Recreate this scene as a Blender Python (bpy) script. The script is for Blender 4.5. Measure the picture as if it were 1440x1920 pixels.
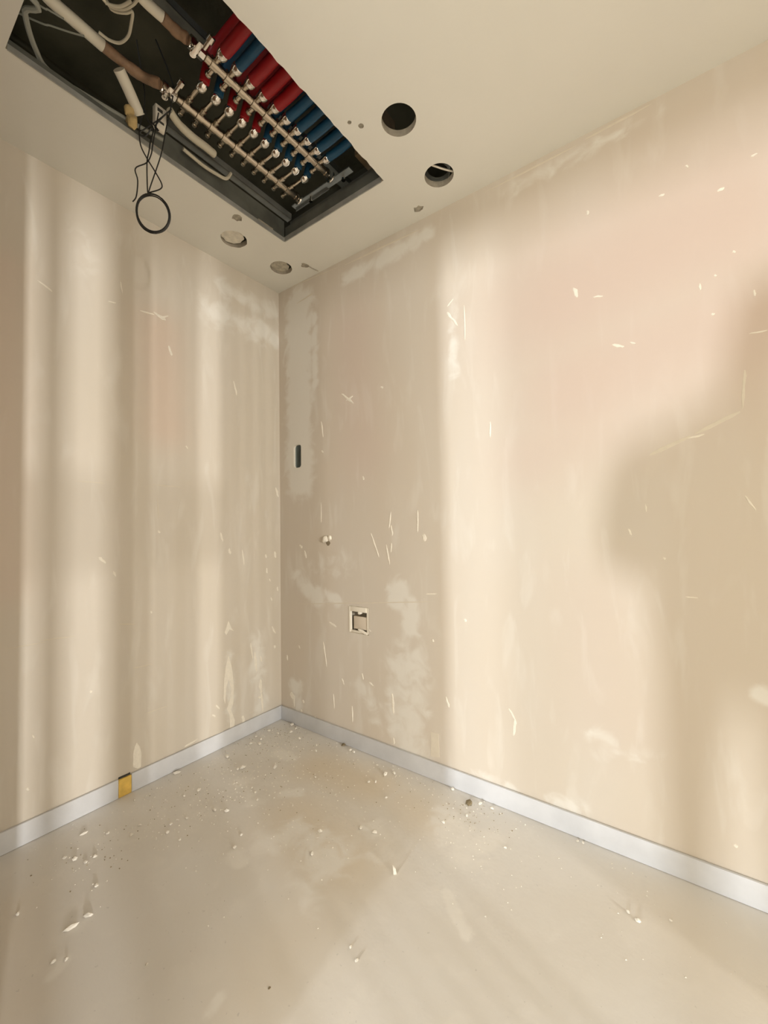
import bpy, bmesh, math, random
from mathutils import Vector, Matrix
import numpy as np
random.seed(7)
SC = bpy.context.scene
for o in list(bpy.data.objects):
    bpy.data.objects.remove(o)
COL = SC.collection

# ------------------------------------------------------------------ camera
cam_d = bpy.data.cameras.new('camera')
cam_d.sensor_fit = 'HORIZONTAL'; cam_d.sensor_width = 36.0
cam_d.lens = 36.0 * 776.9 / 1440.0
cam_d.clip_start = 0.01
cam = bpy.data.objects.new('camera', cam_d); COL.objects.link(cam)
F = Vector((-0.58924672, 0.807329, 0.031752)); R = Vector((0.80737979, 0.58985396, -0.01449729)); U = Vector((0.03043312, -0.01709344, 0.99939063))
m = Matrix.Identity(4)
for i in range(3):
    m[i][0] = R[i]; m[i][1] = U[i]; m[i][2] = -F[i]
m[0][3], m[1][3], m[2][3] = 1.9285, -1.6061, 1.1067
cam.matrix_world = m
SC.camera = cam

# ------------------------------------------------------------------ world, daylight, exposure
SC.view_settings.view_transform = 'Standard'
SC.view_settings.look = 'None'
SC.view_settings.gamma = 1.0
SC.view_settings.use_curve_mapping = False
SC.view_settings.exposure = 0.0
world = bpy.data.worlds.new('daylight'); SC.world = world; world.use_nodes = True
bg = world.node_tree.nodes['Background']
bg.inputs['Color'].default_value = (1.0, 0.935, 0.815, 1); bg.inputs['Strength'].default_value = 4.3
SC.cycles.max_bounces = 5

H = 2.5                       # ceiling height
X1, Y1 = 3.6, -3.0            # the end of the room behind the camera
DOOR_X0, DOOR_X1, DOOR_H = 1.05, 2.50, 2.06
WIN_Y0, WIN_Y1, WIN_Z0, WIN_Z1 = -2.45, -0.95, 0.04, 2.16

def area_light(name, loc, target, sx, sy, power, color, portal=False):
    d = bpy.data.lights.new(name, 'AREA'); d.shape = 'RECTANGLE'; d.size = sx; d.size_y = sy
    d.energy = power; d.color = color
    o = bpy.data.objects.new(name, d); COL.objects.link(o)
    o.location = loc
    o.rotation_euler = (Vector(target) - Vector(loc)).to_track_quat('-Z', 'Y').to_euler()
    if portal: d.cycles.is_portal = True
    return o
# free-standing area lights added for assumed daylight beyond the unseen doorway and glazed door
area_light('assumed_daylight_doorway', (2.0, -11.0, 1.50), (1.6, 0, 1.3), 0.42, 0.70, 520, (0.89, 0.945, 1.0))
area_light('assumed_daylight_glazed_door', (12.0, -4.48, 1.50), (0, -0.6, 1.3), 0.20, 0.9, 800, (1.0, 0.98, 0.95))
area_light('portal_assumed_doorway', ((DOOR_X0+DOOR_X1)/2, Y1-0.13, DOOR_H/2), ((DOOR_X0+DOOR_X1)/2, 0, DOOR_H/2), DOOR_X1-DOOR_X0, DOOR_H, 1, (1, 1, 1), True)  # sampling portal at the assumed doorway
area_light('portal_assumed_glazed_door', (X1+0.13, (WIN_Y0+WIN_Y1)/2, (WIN_Z0+WIN_Z1)/2), (0, (WIN_Y0+WIN_Y1)/2, (WIN_Z0+WIN_Z1)/2), WIN_Y1-WIN_Y0, WIN_Z1-WIN_Z0, 1, (1, 1, 1), True)  # sampling portal at the assumed glazed door

# ------------------------------------------------------------------ world coordinates of marks, crumbs and cables (metres)
SPL_L=[[[-1.1358,2.0394],[-1.0905,2.0154],0.0101],[[-0.7775,2.0734],[-0.7137,2.0802],0.0096],[[-0.7184,2.0906],[-0.6634,2.0755],0.0196],[[-0.69,2.0749],[-0.6512,2.1007],0.0099],[[-0.6509,1.9591],[-0.636,1.9161],0.015],[[-0.3071,1.8878],[-0.2879,1.8121],0.0143],[[-0.8572,2.1725],[-0.8466,2.1146],0.0069],[[-0.9012,2.0605],[-0.8731,2.0658],0.009],[[-0.5664,1.5007],[-0.5585,1.489],0.0103],[[0.0172,1.8871],[0.0244,1.7796],0.0127],[[0.0241,1.7507],[0.0278,1.7032],0.0096],[[-0.0308,1.3355],[-0.0117,1.2803],0.0187],[[-0.9294,0.9932],[-0.9044,0.9674],0.013],[[-0.8769,0.9321],[-0.8668,0.9089],0.0111],[[-0.3871,1.0825],[-0.3721,1.0329],0.0109],[[-0.3353,0.9981],[-0.3291,0.9672],0.0139],[[-0.2583,0.9883],[-0.2454,0.9017],0.0115],[[-0.1053,0.9497],[-0.1017,0.9314],0.0151],[[-0.0413,0.9639],[-0.0339,0.9265],0.0154],[[-0.0635,0.5403],[-0.0373,0.4924],0.0122],[[-0.0492,0.4284],[-0.0417,0.4114],0.0153],[[-0.1799,0.4251],[-0.1701,0.3127],0.0175],[[-0.207,0.4806],[-0.1939,0.3885],0.0116],[[-0.1457,0.2678],[-0.1391,0.1871],0.0206],[[-0.1391,0.1929],[-0.1291,0.0787],0.0148],[[-0.1604,0.1739],[-0.1392,0.1638],0.0118],[[-0.2587,0.1098],[-0.2491,0.0672],0.0198],[[-0.728,0.7412],[-0.7234,0.731],0.0118],[[-0.9555,0.4684],[-0.9518,0.4588],0.0106],[[-1.1482,0.188],[-1.1437,0.1782],0.0114],[[-0.0236,0.7592],[-0.02,0.7341],0.0124],[[-0.0698,0.7046],[-0.0624,0.6853],0.0122],[[-0.0803,0.8118],[-0.0729,0.7958],0.0091],[[-0.5756,0.0836],[-0.5049,0.0932],0.0101],[[-0.4413,0.0745],[-0.3684,0.0762],0.008],[[-0.145,0.3929],[-0.1345,0.3609],0.0118],[[-0.0984,0.8739],[-0.095,0.8435],0.0121],[[-0.6969,1.0967],[-0.6875,1.0868],0.0096],[[-1.1351,0.3696],[-1.1289,0.3557],0.0058],[[-0.4124,0.2198],[-0.3919,0.1914],0.0107],[[-0.4326,0.1801],[-0.4154,0.1632],0.0106]]
SPF_L=[[[-1.0133,1.2966],[-0.9025,1.2964],0.0043],[[-0.7344,1.304],[-0.5844,1.2994],0.0049],[[-1.218,0.6947],[-1.0917,0.6927],0.0057],[[-1.1231,0.702],[-0.9999,0.6939],0.006],[[-0.8054,0.5112],[-0.7182,0.5074],0.0069],[[-0.7531,0.3017],[-0.6428,0.3014],0.0071],[[-0.8557,0.7082],[-0.7807,0.6955],0.0068],[[-0.6997,1.2533],[-0.6947,1.1448],0.0048]]
SPL_R=[[[1.1117,2.0319],[1.1365,1.9888],0.0116],[[1.1342,1.9989],[1.161,1.9557],0.0115],[[1.1122,2.0554],[1.1436,2.0802],0.0069],[[1.2963,1.5218],[1.2947,1.4544],0.0087],[[1.6218,1.9573],[1.6351,1.9192],0.0154],[[1.6851,1.9021],[1.7169,1.895],0.0075],[[1.7399,1.7171],[1.7746,1.7003],0.0109],[[1.7921,1.7101],[1.8088,1.7019],0.0072],[[1.9836,1.8439],[1.9842,1.8217],0.0083],[[2.0102,1.7394],[2.0152,1.7346],0.0082],[[2.1082,1.7797],[2.1099,1.76],0.0062],[[2.0924,1.6528],[2.1341,1.6518],0.0062],[[2.0678,1.1801],[2.0921,1.1323],0.0062],[[1.9368,1.3649],[1.9821,1.372],0.0066],[[1.3455,0.3854],[1.3697,0.3466],0.0083],[[1.3698,0.3507],[1.3619,0.2836],0.0144],[[1.9177,0.8692],[1.9496,0.8688],0.005],[[1.7694,1.0835],[1.778,1.0603],0.0089],[[1.8646,0.9904],[1.8686,0.9838],0.0086],[[1.1653,0.7086],[1.1724,0.7006],0.0134],[[1.0708,0.3677],[1.0851,0.3238],0.0114],[[1.6749,2.2199],[1.678,2.2048],0.0095],[[1.8867,2.1686],[1.9026,2.1678],0.0087],[[2.0346,2.1125],[2.0511,2.1142],0.0097],[[2.114,2.1777],[2.1281,2.178],0.0078],[[1.9605,2.2328],[1.9657,2.2231],0.0068],[[0.4913,1.797],[0.5777,1.7276],0.0138],[[0.5203,1.7522],[0.5712,1.77],0.011],[[0.7479,1.7796],[0.7606,1.7691],0.0129],[[0.3422,1.6779],[0.357,1.5826],0.0116],[[0.344,1.5147],[0.3559,1.5017],0.0115],[[0.6275,1.3525],[0.634,1.3333],0.0107],[[0.3363,1.2403],[0.3347,1.1193],0.0058],[[0.7971,1.1737],[0.7831,1.0878],0.0101],[[0.945,1.1762],[0.9428,1.0675],0.0097],[[0.6734,1.0728],[0.7236,0.9491],0.0104],[[0.7661,1.0166],[0.7861,0.916],0.0101],[[0.7974,1.0222],[0.7934,0.9767],0.0101],[[0.9735,1.0627],[0.9812,1.0342],0.0215],[[0.2044,0.9726],[0.2167,0.9286],0.0148],[[0.1658,1.0016],[0.183,0.984],0.018],[[0.3866,0.6003],[0.4396,0.5794],0.014],[[0.0516,0.3701],[0.0558,0.3406],0.0153],[[0.081,0.1591],[0.112,0.1364],0.0362],[[0.1076,0.1413],[0.1115,0.0888],0.012],[[0.1816,0.1438],[0.19,0.1312],0.0177],[[0.1638,0.0869],[0.1723,0.0774],0.0178],[[0.3421,0.4931],[0.3676,0.3571],0.0113],[[0.6079,0.3764],[0.6142,0.3438],0.0106],[[0.651,0.3411],[0.6771,0.3286],0.0104],[[0.4728,0.3228],[0.487,0.2933],0.0109],[[0.5393,0.2037],[0.5415,0.117],0.0107],[[0.7875,0.3226],[0.7948,0.2209],0.015],[[1.0076,0.601],[1.0155,0.5929],0.0141],[[0.9791,0.7969],[1.0385,0.8043],0.0094],[[0.8075,-0.068],[0.8134,-0.0733],0.0099],[[0.7958,1.1054],[0.8041,1.0549],0.0101],[[0.2724,0.074],[0.2886,0.0725],0.0115],[[1.1927,2.0405],[1.194,1.8794],0.0068],[[0.7928,0.1149],[0.7953,0.0838],0.01],[[0.4119,0.2334],[0.4183,0.1526],0.0083],[[0.1506,0.4403],[0.1591,0.4239],0.0119],[[0.6486,0.5966],[0.6684,0.589],0.0078],[[2.0658,1.9134],[2.0692,1.9054],0.008],[[2.0203,1.8572],[2.0239,1.8508],0.0065],[[2.0137,0.1526],[2.0172,0.1496],0.0125],[[1.8203,1.1638],[1.8225,1.1374],0.0053]]
SPF_R=[[[2.081,1.5541],[2.071,1.4291],0.011],[[2.071,1.4291],[1.9532,1.3744],0.0145],[[1.9532,1.3744],[1.8323,1.321],0.017],[[0.1508,2.3861],[0.3026,2.4019],0.012],[[0.0865,0.6627],[1.064,0.772],0.0079],[[1.2748,2.4762],[1.6626,2.4763],0.0083],[[1.6628,2.4821],[1.8888,2.4879],0.0092],[[0.5015,2.4696],[1.0186,2.4567],0.0104],[[0.0363,2.5045],[0.5015,2.4753],0.0089]]  # first three streaks paint the pale rim of the person's shadow
POLY_L=[[[-0.3426,0.6245],[-0.324,0.5824],[-0.3115,0.5659],[-0.3365,0.5795],[-0.355,0.5535],[-0.3641,0.569]],[[-0.3431,0.45],[-0.3277,0.3996],[-0.3185,0.3505],[-0.3125,0.272],[-0.3159,0.1912],[-0.3285,0.1684],[-0.3068,0.1059],[-0.3101,0.0745],[-0.3349,0.0735],[-0.3378,0.1448],[-0.353,0.1773],[-0.3345,0.2248],[-0.3281,0.277],[-0.3434,0.3252],[-0.3557,0.2859],[-0.362,0.2074],[-0.371,0.2373],[-0.3677,0.33],[-0.3585,0.3946]],[[-0.7829,0.1936],[-0.77,0.1701],[-0.7634,0.1401],[-0.7654,0.0824],[-0.7782,0.0817],[-0.7973,0.0974],[-0.7975,0.1486],[-0.7914,0.1793]]]
POLY_R=[[[0.9939,0.1977],[1.031,0.1989],[1.0341,0.0999],[0.9917,0.0913]],[[0.8186,0.8477],[0.8484,0.8325],[0.8835,0.8228],[0.8706,0.7607],[0.7737,0.7465],[0.7718,0.8144]],[[0.8555,0.7421],[0.9565,0.7688],[0.9636,0.7102],[0.9257,0.6341],[0.8681,0.6312],[0.8393,0.6716]]]
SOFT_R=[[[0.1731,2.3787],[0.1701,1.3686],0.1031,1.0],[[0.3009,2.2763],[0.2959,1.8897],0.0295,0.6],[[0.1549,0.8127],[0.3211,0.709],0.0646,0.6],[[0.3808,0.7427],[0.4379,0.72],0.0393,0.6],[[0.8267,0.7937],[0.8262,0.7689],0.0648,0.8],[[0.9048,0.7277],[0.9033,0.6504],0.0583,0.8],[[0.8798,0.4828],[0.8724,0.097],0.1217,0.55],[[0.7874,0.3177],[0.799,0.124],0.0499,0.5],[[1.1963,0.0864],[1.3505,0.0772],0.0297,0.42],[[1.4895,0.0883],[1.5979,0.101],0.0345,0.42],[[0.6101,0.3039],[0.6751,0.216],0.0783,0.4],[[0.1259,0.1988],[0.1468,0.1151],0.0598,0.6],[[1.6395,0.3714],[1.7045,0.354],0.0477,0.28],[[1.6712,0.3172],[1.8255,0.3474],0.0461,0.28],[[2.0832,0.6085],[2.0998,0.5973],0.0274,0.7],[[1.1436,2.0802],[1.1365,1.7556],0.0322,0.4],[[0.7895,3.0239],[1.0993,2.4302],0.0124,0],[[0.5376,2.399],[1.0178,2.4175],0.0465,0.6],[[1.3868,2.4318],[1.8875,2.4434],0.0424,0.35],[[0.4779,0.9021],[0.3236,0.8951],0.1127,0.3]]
PINK_FALLOFF_R=[[[1.5754,1.9336],[2.0377,2.0078],0.3204,1.0],[[1.6212,1.6052],[2.0285,1.7139],0.2636,0.9],[[0.5694,2.1079],[0.6294,1.4675],0.1623,0.5],[[1.4645,1.3719],[1.7361,1.4696],0.1733,0.6],[[1.6688,0.8266],[1.6917,0.4667],0.1654,0.3]]  # pink board tone that also paints the daylight's fall-off into the colour
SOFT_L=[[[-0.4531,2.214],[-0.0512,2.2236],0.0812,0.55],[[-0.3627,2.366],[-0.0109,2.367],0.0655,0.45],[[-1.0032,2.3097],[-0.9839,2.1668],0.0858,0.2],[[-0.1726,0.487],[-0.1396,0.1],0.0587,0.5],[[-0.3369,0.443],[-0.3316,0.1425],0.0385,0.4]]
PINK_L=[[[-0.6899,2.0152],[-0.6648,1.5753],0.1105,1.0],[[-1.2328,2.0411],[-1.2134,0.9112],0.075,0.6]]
SOFT_F=[[[0.5499,-0.4401],[0.5877,-0.4013],0.031,0.8],[[0.7588,-0.5565],[0.9375,-0.5777],0.111,0.55],[[0.7049,-0.6559],[0.7783,-0.5742],0.0754,0.5],[[1.176,-0.1988],[1.2947,-0.2714],0.0951,0.6],[[1.351,-0.1728],[1.3244,-0.2506],0.0555,0.5],[[1.3097,-0.4742],[1.3489,-0.4997],0.0189,0.7],[[1.3527,-0.5073],[1.4104,-0.5523],0.0208,0.8],[[0.3573,-0.4963],[0.4654,-0.5478],0.0669,0.5],[[0.2692,-0.2509],[0.3704,-0.2379],0.0414,0.6],[[0.9806,-0.4012],[1.0696,-0.4576],0.0744,0.4],[[0.6543,-0.7492],[0.708,-0.7656],0.0356,0.5],[[1.0129,-1.0605],[1.0035,-1.0279],0.0173,0.6],[[0.6245,-1.2401],[0.6055,-1.2071],0.0216,0.6],[[0.9276,-0.7096],[1.0073,-0.7409],0.0639,0.35],[[1.1653,-0.7777],[1.2498,-0.7504],0.0165,0.3]]
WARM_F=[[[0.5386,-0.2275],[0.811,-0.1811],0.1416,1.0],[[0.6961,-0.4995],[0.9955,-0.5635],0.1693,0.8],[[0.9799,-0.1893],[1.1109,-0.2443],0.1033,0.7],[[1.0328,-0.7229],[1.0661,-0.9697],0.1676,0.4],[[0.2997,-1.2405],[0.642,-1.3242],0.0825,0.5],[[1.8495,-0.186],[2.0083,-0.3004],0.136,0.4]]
CHIPS=[[1.1476,-0.5071,0.022,0.5,1],[0.5136,-1.1702,0.0326,0.5,2],[0.5101,-1.1285,0.0275,0.4,2],[0.124,-1.0138,0.0233,0.6,2],[0.236,-1.076,0.0179,0.7,0],[0.2813,-1.0603,0.0142,0.7,0],[0.2793,-1.0319,0.0144,0.6,0],[0.0372,-0.6297,0.0312,0.5,2],[0.402,-0.6687,0.0188,0.9,0],[0.4471,-0.6446,0.0187,0.9,0],[0.2486,-0.4335,0.0245,0.7,0],[0.2377,-0.4511,0.0171,0.7,0],[0.3689,-0.3451,0.0269,0.6,0],[0.1067,-0.4201,0.0231,0.6,0],[1.7598,-0.2318,0.0121,0.8,0],[1.7855,-0.2465,0.0148,0.8,0],[1.1984,-0.0603,0.0296,0.6,3],[1.2355,-0.0422,0.0168,0.8,0],[1.2837,-0.0422,0.0145,0.8,0],[1.1054,-0.0242,0.0156,0.9,0],[1.1653,-0.2164,0.0158,0.7,0],[1.2207,-0.133,0.0142,0.7,0],[0.2008,-1.0953,0.0144,0.6,0],[0.195,-0.9609,0.0136,0.7,0],[0.2755,-0.9171,0.0154,0.7,0],[0.2466,-0.8758,0.0119,0.7,0],[0.369,-0.8359,0.0136,0.7,0],[0.3366,-0.8061,0.014,0.7,0],[0.4405,-0.8262,0.0114,0.7,0],[0.4148,-1.0756,0.0149,0.6,0],[0.3389,-1.2455,0.0138,0.7,0],[0.5853,-1.2294,0.0123,0.5,0],[0.6044,-1.2079,0.011,0.5,0],[0.0766,-0.8228,0.013,0.8,0],[0.2343,-0.6387,0.018,0.7,0],[0.218,-0.6919,0.0132,0.7,0],[0.3556,-0.755,0.0122,0.7,0],[0.6002,-0.6865,0.0115,0.7,0],[0.1201,-0.0241,0.0238,0.5,0],[0.1698,-0.0413,0.0175,0.6,0],[0.1772,-0.0856,0.02,0.5,0],[0.2657,-0.1054,0.0194,0.7,0],[0.1041,-0.2231,0.0222,0.8,0],[0.1391,-0.2563,0.019,0.7,0],[0.1292,-0.1323,0.0171,0.8,0],[0.0963,-0.2795,0.0191,0.6,0],[0.0603,-0.2202,0.0169,0.6,0],[0.0678,-0.1397,0.0173,0.6,0],[0.4218,-0.1398,0.0183,0.8,0],[0.5729,-0.2915,0.0141,0.8,0],[0.5592,-0.0391,0.0184,0.7,0],[0.5816,-0.0411,0.0156,0.7,0],[0.8144,-0.1003,0.0236,0.8,0],[0.8429,-0.071,0.019,0.7,0],[0.8118,-0.1671,0.0138,0.8,0],[0.7872,-0.1842,0.0138,0.8,0],[0.9088,-0.2229,0.013,0.7,0],[0.4969,-0.0161,0.0269,0.5,3],[1.182,-0.7609,0.0098,0.7,0],[1.2171,-0.7768,0.0108,0.7,0],[0.7872,-1.0926,0.0068,0.8,0],[1.0856,-0.9461,0.0064,0.8,3],[1.8594,-0.1923,0.0089,0.7,0],[1.589,-0.0301,0.0111,0.8,0],[1.6054,-0.0274,0.011,0.7,0],[1.3941,-0.2016,0.0109,0.8,0],[0.4428,-0.5105,0.0133,0.8,0],[0.4049,-0.4985,0.0136,0.8,0],[0.4886,-0.5316,0.013,0.8,0],[0.931,-0.4134,0.0156,0.5,0],[0.9869,-0.4031,0.0192,0.5,0],[0.8734,-0.6009,0.0162,0.4,0],[0.8224,-0.512,0.0174,0.5,0],[0.6337,-0.7352,0.0147,0.6,0],[0.6002,-0.6865,0.0115,0.6,0]]
WIRES=[[[0.4272,-0.948,2.6511],[0.4241,-0.9479,2.5922],[0.4104,-0.9556,2.5335],[0.4074,-0.9567,2.5041],[0.4107,-0.9524,2.4582],[0.4278,-0.9381,2.4121],[0.4477,-0.9219,2.3692],[0.4661,-0.9067,2.323],[0.4603,-0.9102,2.3051],[0.4295,-0.9322,2.2942]],[[0.5122,-0.8864,2.6627],[0.4993,-0.8928,2.5876],[0.4839,-0.9013,2.5159],[0.4711,-0.9078,2.4441],[0.4592,-0.9147,2.3985],[0.4328,-0.9306,2.3138],[0.4268,-0.9341,2.291]],[[0.4241,-0.9479,2.5922],[0.4346,-0.9385,2.5462],[0.4483,-0.9274,2.5198],[0.4376,-0.9333,2.4709],[0.4335,-0.9351,2.4415],[0.4261,-0.9388,2.399],[0.4247,-0.9363,2.3074],[0.4268,-0.9341,2.291]],[[0.4645,-0.9177,2.5751],[0.4454,-0.9275,2.4674],[0.4389,-0.9306,2.4283],[0.4248,-0.9398,2.3991],[0.3925,-0.9626,2.38],[0.3978,-0.9571,2.3374],[0.3921,-0.959,2.2818],[0.381,-0.9664,2.2624]],[[0.5019,-0.8909,2.5875],[0.4801,-0.906,2.565],[0.4584,-0.9211,2.5458],[0.434,-0.9381,2.5266],[0.4068,-0.957,2.5041],[0.4251,-0.9434,2.494],[0.4417,-0.9322,2.5199]],[[0.4992,-0.8928,2.5843],[0.4746,-0.9097,2.5586],[0.4525,-0.9246,2.5262],[0.4627,-0.9167,2.513],[0.4425,-0.9327,2.5461]]]
COILC=[0.4382,-0.923,2.2204]
FEED_L=[[0.4855,-1.2742,2.66],[0.4689,-1.2273,2.66],[0.4642,-1.1531,2.66],[0.4594,-1.0892,2.66],[0.4596,-1.0234,2.66],[0.4659,-0.9672,2.66],[0.4778,-0.9191,2.66],[0.4835,-0.8809,2.66]]
FEED_R=[[0.6946,-1.1109,2.66],[0.6867,-1.0615,2.66],[0.6889,-1.0118,2.66],[0.6862,-0.9697,2.66],[0.6905,-0.9343,2.66],[0.6952,-0.9012,2.66],[0.7,-0.8669,2.66]]
COND=[[0.4463,-1.0324,2.6],[0.4241,-0.9954,2.6],[0.3915,-0.9414,2.6]]
COND2=[[0.4947,-0.8939,2.585],[0.4723,-0.8498,2.585],[0.4631,-0.7941,2.585],[0.464,-0.7409,2.585],[0.4618,-0.6991,2.585]]
GREYC=[[0.5327,-1.3026,2.56],[0.4759,-1.2873,2.56],[0.423,-1.2643,2.56],[0.3793,-1.2376,2.56],[0.3484,-1.2115,2.56],[0.3385,-1.1706,2.56],[0.3449,-1.1145,2.56],[0.3536,-1.0555,2.56],[0.3638,-1.0016,2.56]]
WIREW=[[[0.6318,-1.1613,2.62],[0.6262,-1.1324,2.62],[0.6474,-1.1058,2.62],[0.684,-1.0923,2.62],[0.7191,-1.0901,2.62]],[[0.629,-1.1511,2.63],[0.6127,-1.1205,2.63],[0.6355,-1.094,2.63],[0.6545,-1.0829,2.63],[0.6199,-1.0715,2.63],[0.5783,-1.0634,2.63],[0.54,-1.0708,2.63],[0.5214,-1.0937,2.63],[0.5188,-1.1218,2.63]],[[0.6394,-1.1678,2.61],[0.6342,-1.1421,2.61],[0.6565,-1.1163,2.61],[0.694,-1.1034,2.61]],[[0.3874,-1.2504,2.64],[0.4122,-1.2119,2.64],[0.4378,-1.1724,2.64],[0.4613,-1.1408,2.64]],[[0.4442,-1.2617,2.64],[0.4541,-1.2295,2.64],[0.4636,-1.1934,2.64]]]
RAILL=[[0.3869,-0.8157,2.6],[0.4156,-0.2692,2.6]]
RAILF=[[0.4156,-0.2692,2.6],[0.921,-0.3013,2.6]]
BRK=[[0.4101,-0.2365,2.66],[0.5931,-0.2465,2.66],[0.6449,-0.2644,2.66],[0.7453,-0.2604,2.66]]


# ------------------------------------------------------------------ materials
def mat(name, color, rough=0.7, metal=0.0, var=0.0, scale=8.0, bump=0.0, bscale=60.0, spec=0.5, color2=None):
    mt = bpy.data.materials.new(name); mt.use_nodes = True
    nt = mt.node_tree; b = nt.nodes['Principled BSDF']
    b.inputs['Roughness'].default_value = rough; b.inputs['Metallic'].default_value = metal
    b.inputs['Specular IOR Level'].default_value = spec
    tc = nt.nodes.new('ShaderNodeTexCoord')
    if var > 0 or color2:
        n = nt.nodes.new('ShaderNodeTexNoise'); n.inputs['Scale'].default_value = scale; n.inputs['Detail'].default_value = 5
        nt.links.new(tc.outputs['Object'], n.inputs['Vector'])
        r = nt.nodes.new('ShaderNodeValToRGB')
        c2 = color2 or tuple(max(0, c * (1 - var)) for c in color)
        r.color_ramp.elements[0].position = 0.35; r.color_ramp.elements[0].color = (*c2, 1)
        r.color_ramp.elements[1].position = 0.65; r.color_ramp.elements[1].color = (*color, 1)
        nt.links.new(n.outputs['Fac'], r.inputs['Fac']); nt.links.new(r.outputs['Color'], b.inputs['Base Color'])
    else:
        b.inputs['Base Color'].default_value = (*color, 1)
    if bump > 0:
        n2 = nt.nodes.new('ShaderNodeTexNoise'); n2.inputs['Scale'].default_value = bscale; n2.inputs['Detail'].default_value = 4
        nt.links.new(tc.outputs['Object'], n2.inputs['Vector'])
        bp = nt.nodes.new('ShaderNodeBump'); bp.inputs['Strength'].default_value = bump; bp.inputs['Distance'].default_value = 0.01
        nt.links.new(n2.outputs['Fac'], bp.inputs['Height']); nt.links.new(bp.outputs['Normal'], b.inputs['Normal'])
    return mt

def surface_mat(name, base, base2, light, tint, streak, rough, bump, bscale, specks=0.0):
    """Bare plaster or screed: a mottled base, with plaster smears (attribute red) and a colour tint (attribute green)."""
    mt = bpy.data.materials.new(name); mt.use_nodes = True
    nt = mt.node_tree; N = nt.nodes; L = nt.links
    b = N['Principled BSDF']; b.inputs['Roughness'].default_value = rough; b.inputs['Specular IOR Level'].default_value = 0.35
    tc = N.new('ShaderNodeTexCoord')
    mp = N.new('ShaderNodeMapping'); mp.inputs['Scale'].default_value = streak
    L.new(tc.outputs['Object'], mp.inputs['Vector'])
    def noise(scale, detail, vec, dist=0.0):
        n = N.new('ShaderNodeTexNoise'); n.inputs['Scale'].default_value = scale; n.inputs['Detail'].default_value = detail
        n.inputs['Distortion'].default_value = dist
        L.new(vec, n.inputs['Vector']); return n.outputs['Fac']
    def ramp(fac, p0, p1):
        r = N.new('ShaderNodeMapRange'); r.interpolation_type = 'SMOOTHSTEP'
        r.inputs['From Min'].default_value = p0; r.inputs['From Max'].default_value = p1
        L.new(fac, r.inputs['Value']); return r.outputs['Result']
    def mix(fac, a, c, k=1.0):
        x = N.new('ShaderNodeMix'); x.data_type = 'RGBA'
        if k != 1.0:
            mu = N.new('ShaderNodeMath'); mu.operation = 'MULTIPLY'; mu.inputs[1].default_value = k; L.new(fac, mu.inputs[0]); fac = mu.outputs[0]
        L.new(fac, x.inputs['Factor'])
        for s, v in (('A', a), ('B', c)):
            i = [q for q in x.inputs if q.name == s and q.type == 'RGBA'][0]
            if isinstance(v, tuple): i.default_value = (*v, 1)
            else: L.new(v, i)
        return [q for q in x.outputs if q.type == 'RGBA'][0]
    col = mix(ramp(noise(2.2, 2, mp.outputs['Vector']), 0.35, 0.65), base, base2)
    col = mix(ramp(noise(9.0, 3, mp.outputs['Vector'], 0.6), 0.52, 0.72), col, light, 0.28)
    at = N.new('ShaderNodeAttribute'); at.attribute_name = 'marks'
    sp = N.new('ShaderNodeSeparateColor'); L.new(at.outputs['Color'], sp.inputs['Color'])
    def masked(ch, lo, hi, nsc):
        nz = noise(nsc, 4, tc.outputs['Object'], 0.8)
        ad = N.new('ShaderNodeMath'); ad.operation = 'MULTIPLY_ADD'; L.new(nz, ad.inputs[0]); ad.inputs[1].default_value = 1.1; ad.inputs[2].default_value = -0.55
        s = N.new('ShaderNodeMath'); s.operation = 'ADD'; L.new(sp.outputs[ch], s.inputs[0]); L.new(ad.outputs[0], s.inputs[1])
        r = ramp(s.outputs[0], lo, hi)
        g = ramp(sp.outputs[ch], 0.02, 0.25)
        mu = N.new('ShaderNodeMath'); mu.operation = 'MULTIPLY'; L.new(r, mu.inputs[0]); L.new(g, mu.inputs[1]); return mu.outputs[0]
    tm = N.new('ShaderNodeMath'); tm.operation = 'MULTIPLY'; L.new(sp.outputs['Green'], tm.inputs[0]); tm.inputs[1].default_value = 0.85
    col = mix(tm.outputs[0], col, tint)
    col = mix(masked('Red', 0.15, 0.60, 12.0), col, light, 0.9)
    if specks:
        v = noise(110.0, 2, tc.outputs['Object'])
        col = mix(ramp(v, 0.70, 0.76), col, light, specks)
        v2 = noise(75.0, 3, tc.outputs['Object'])
        col = mix(ramp(v2, 0.68, 0.75), col, tuple(0.45*c for c in base2), specks*0.8)
    L.new(col, b.inputs['Base Color'])
    n2 = noise(bscale, 3, tc.outputs['Object'])
    bp = N.new('ShaderNodeBump'); bp.inputs['Strength'].default_value = bump; bp.inputs['Distance'].default_value = 0.004
    L.new(n2, bp.inputs['Height']); L.new(bp.outputs['Normal'], b.inputs['Normal'])
    return mt

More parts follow.
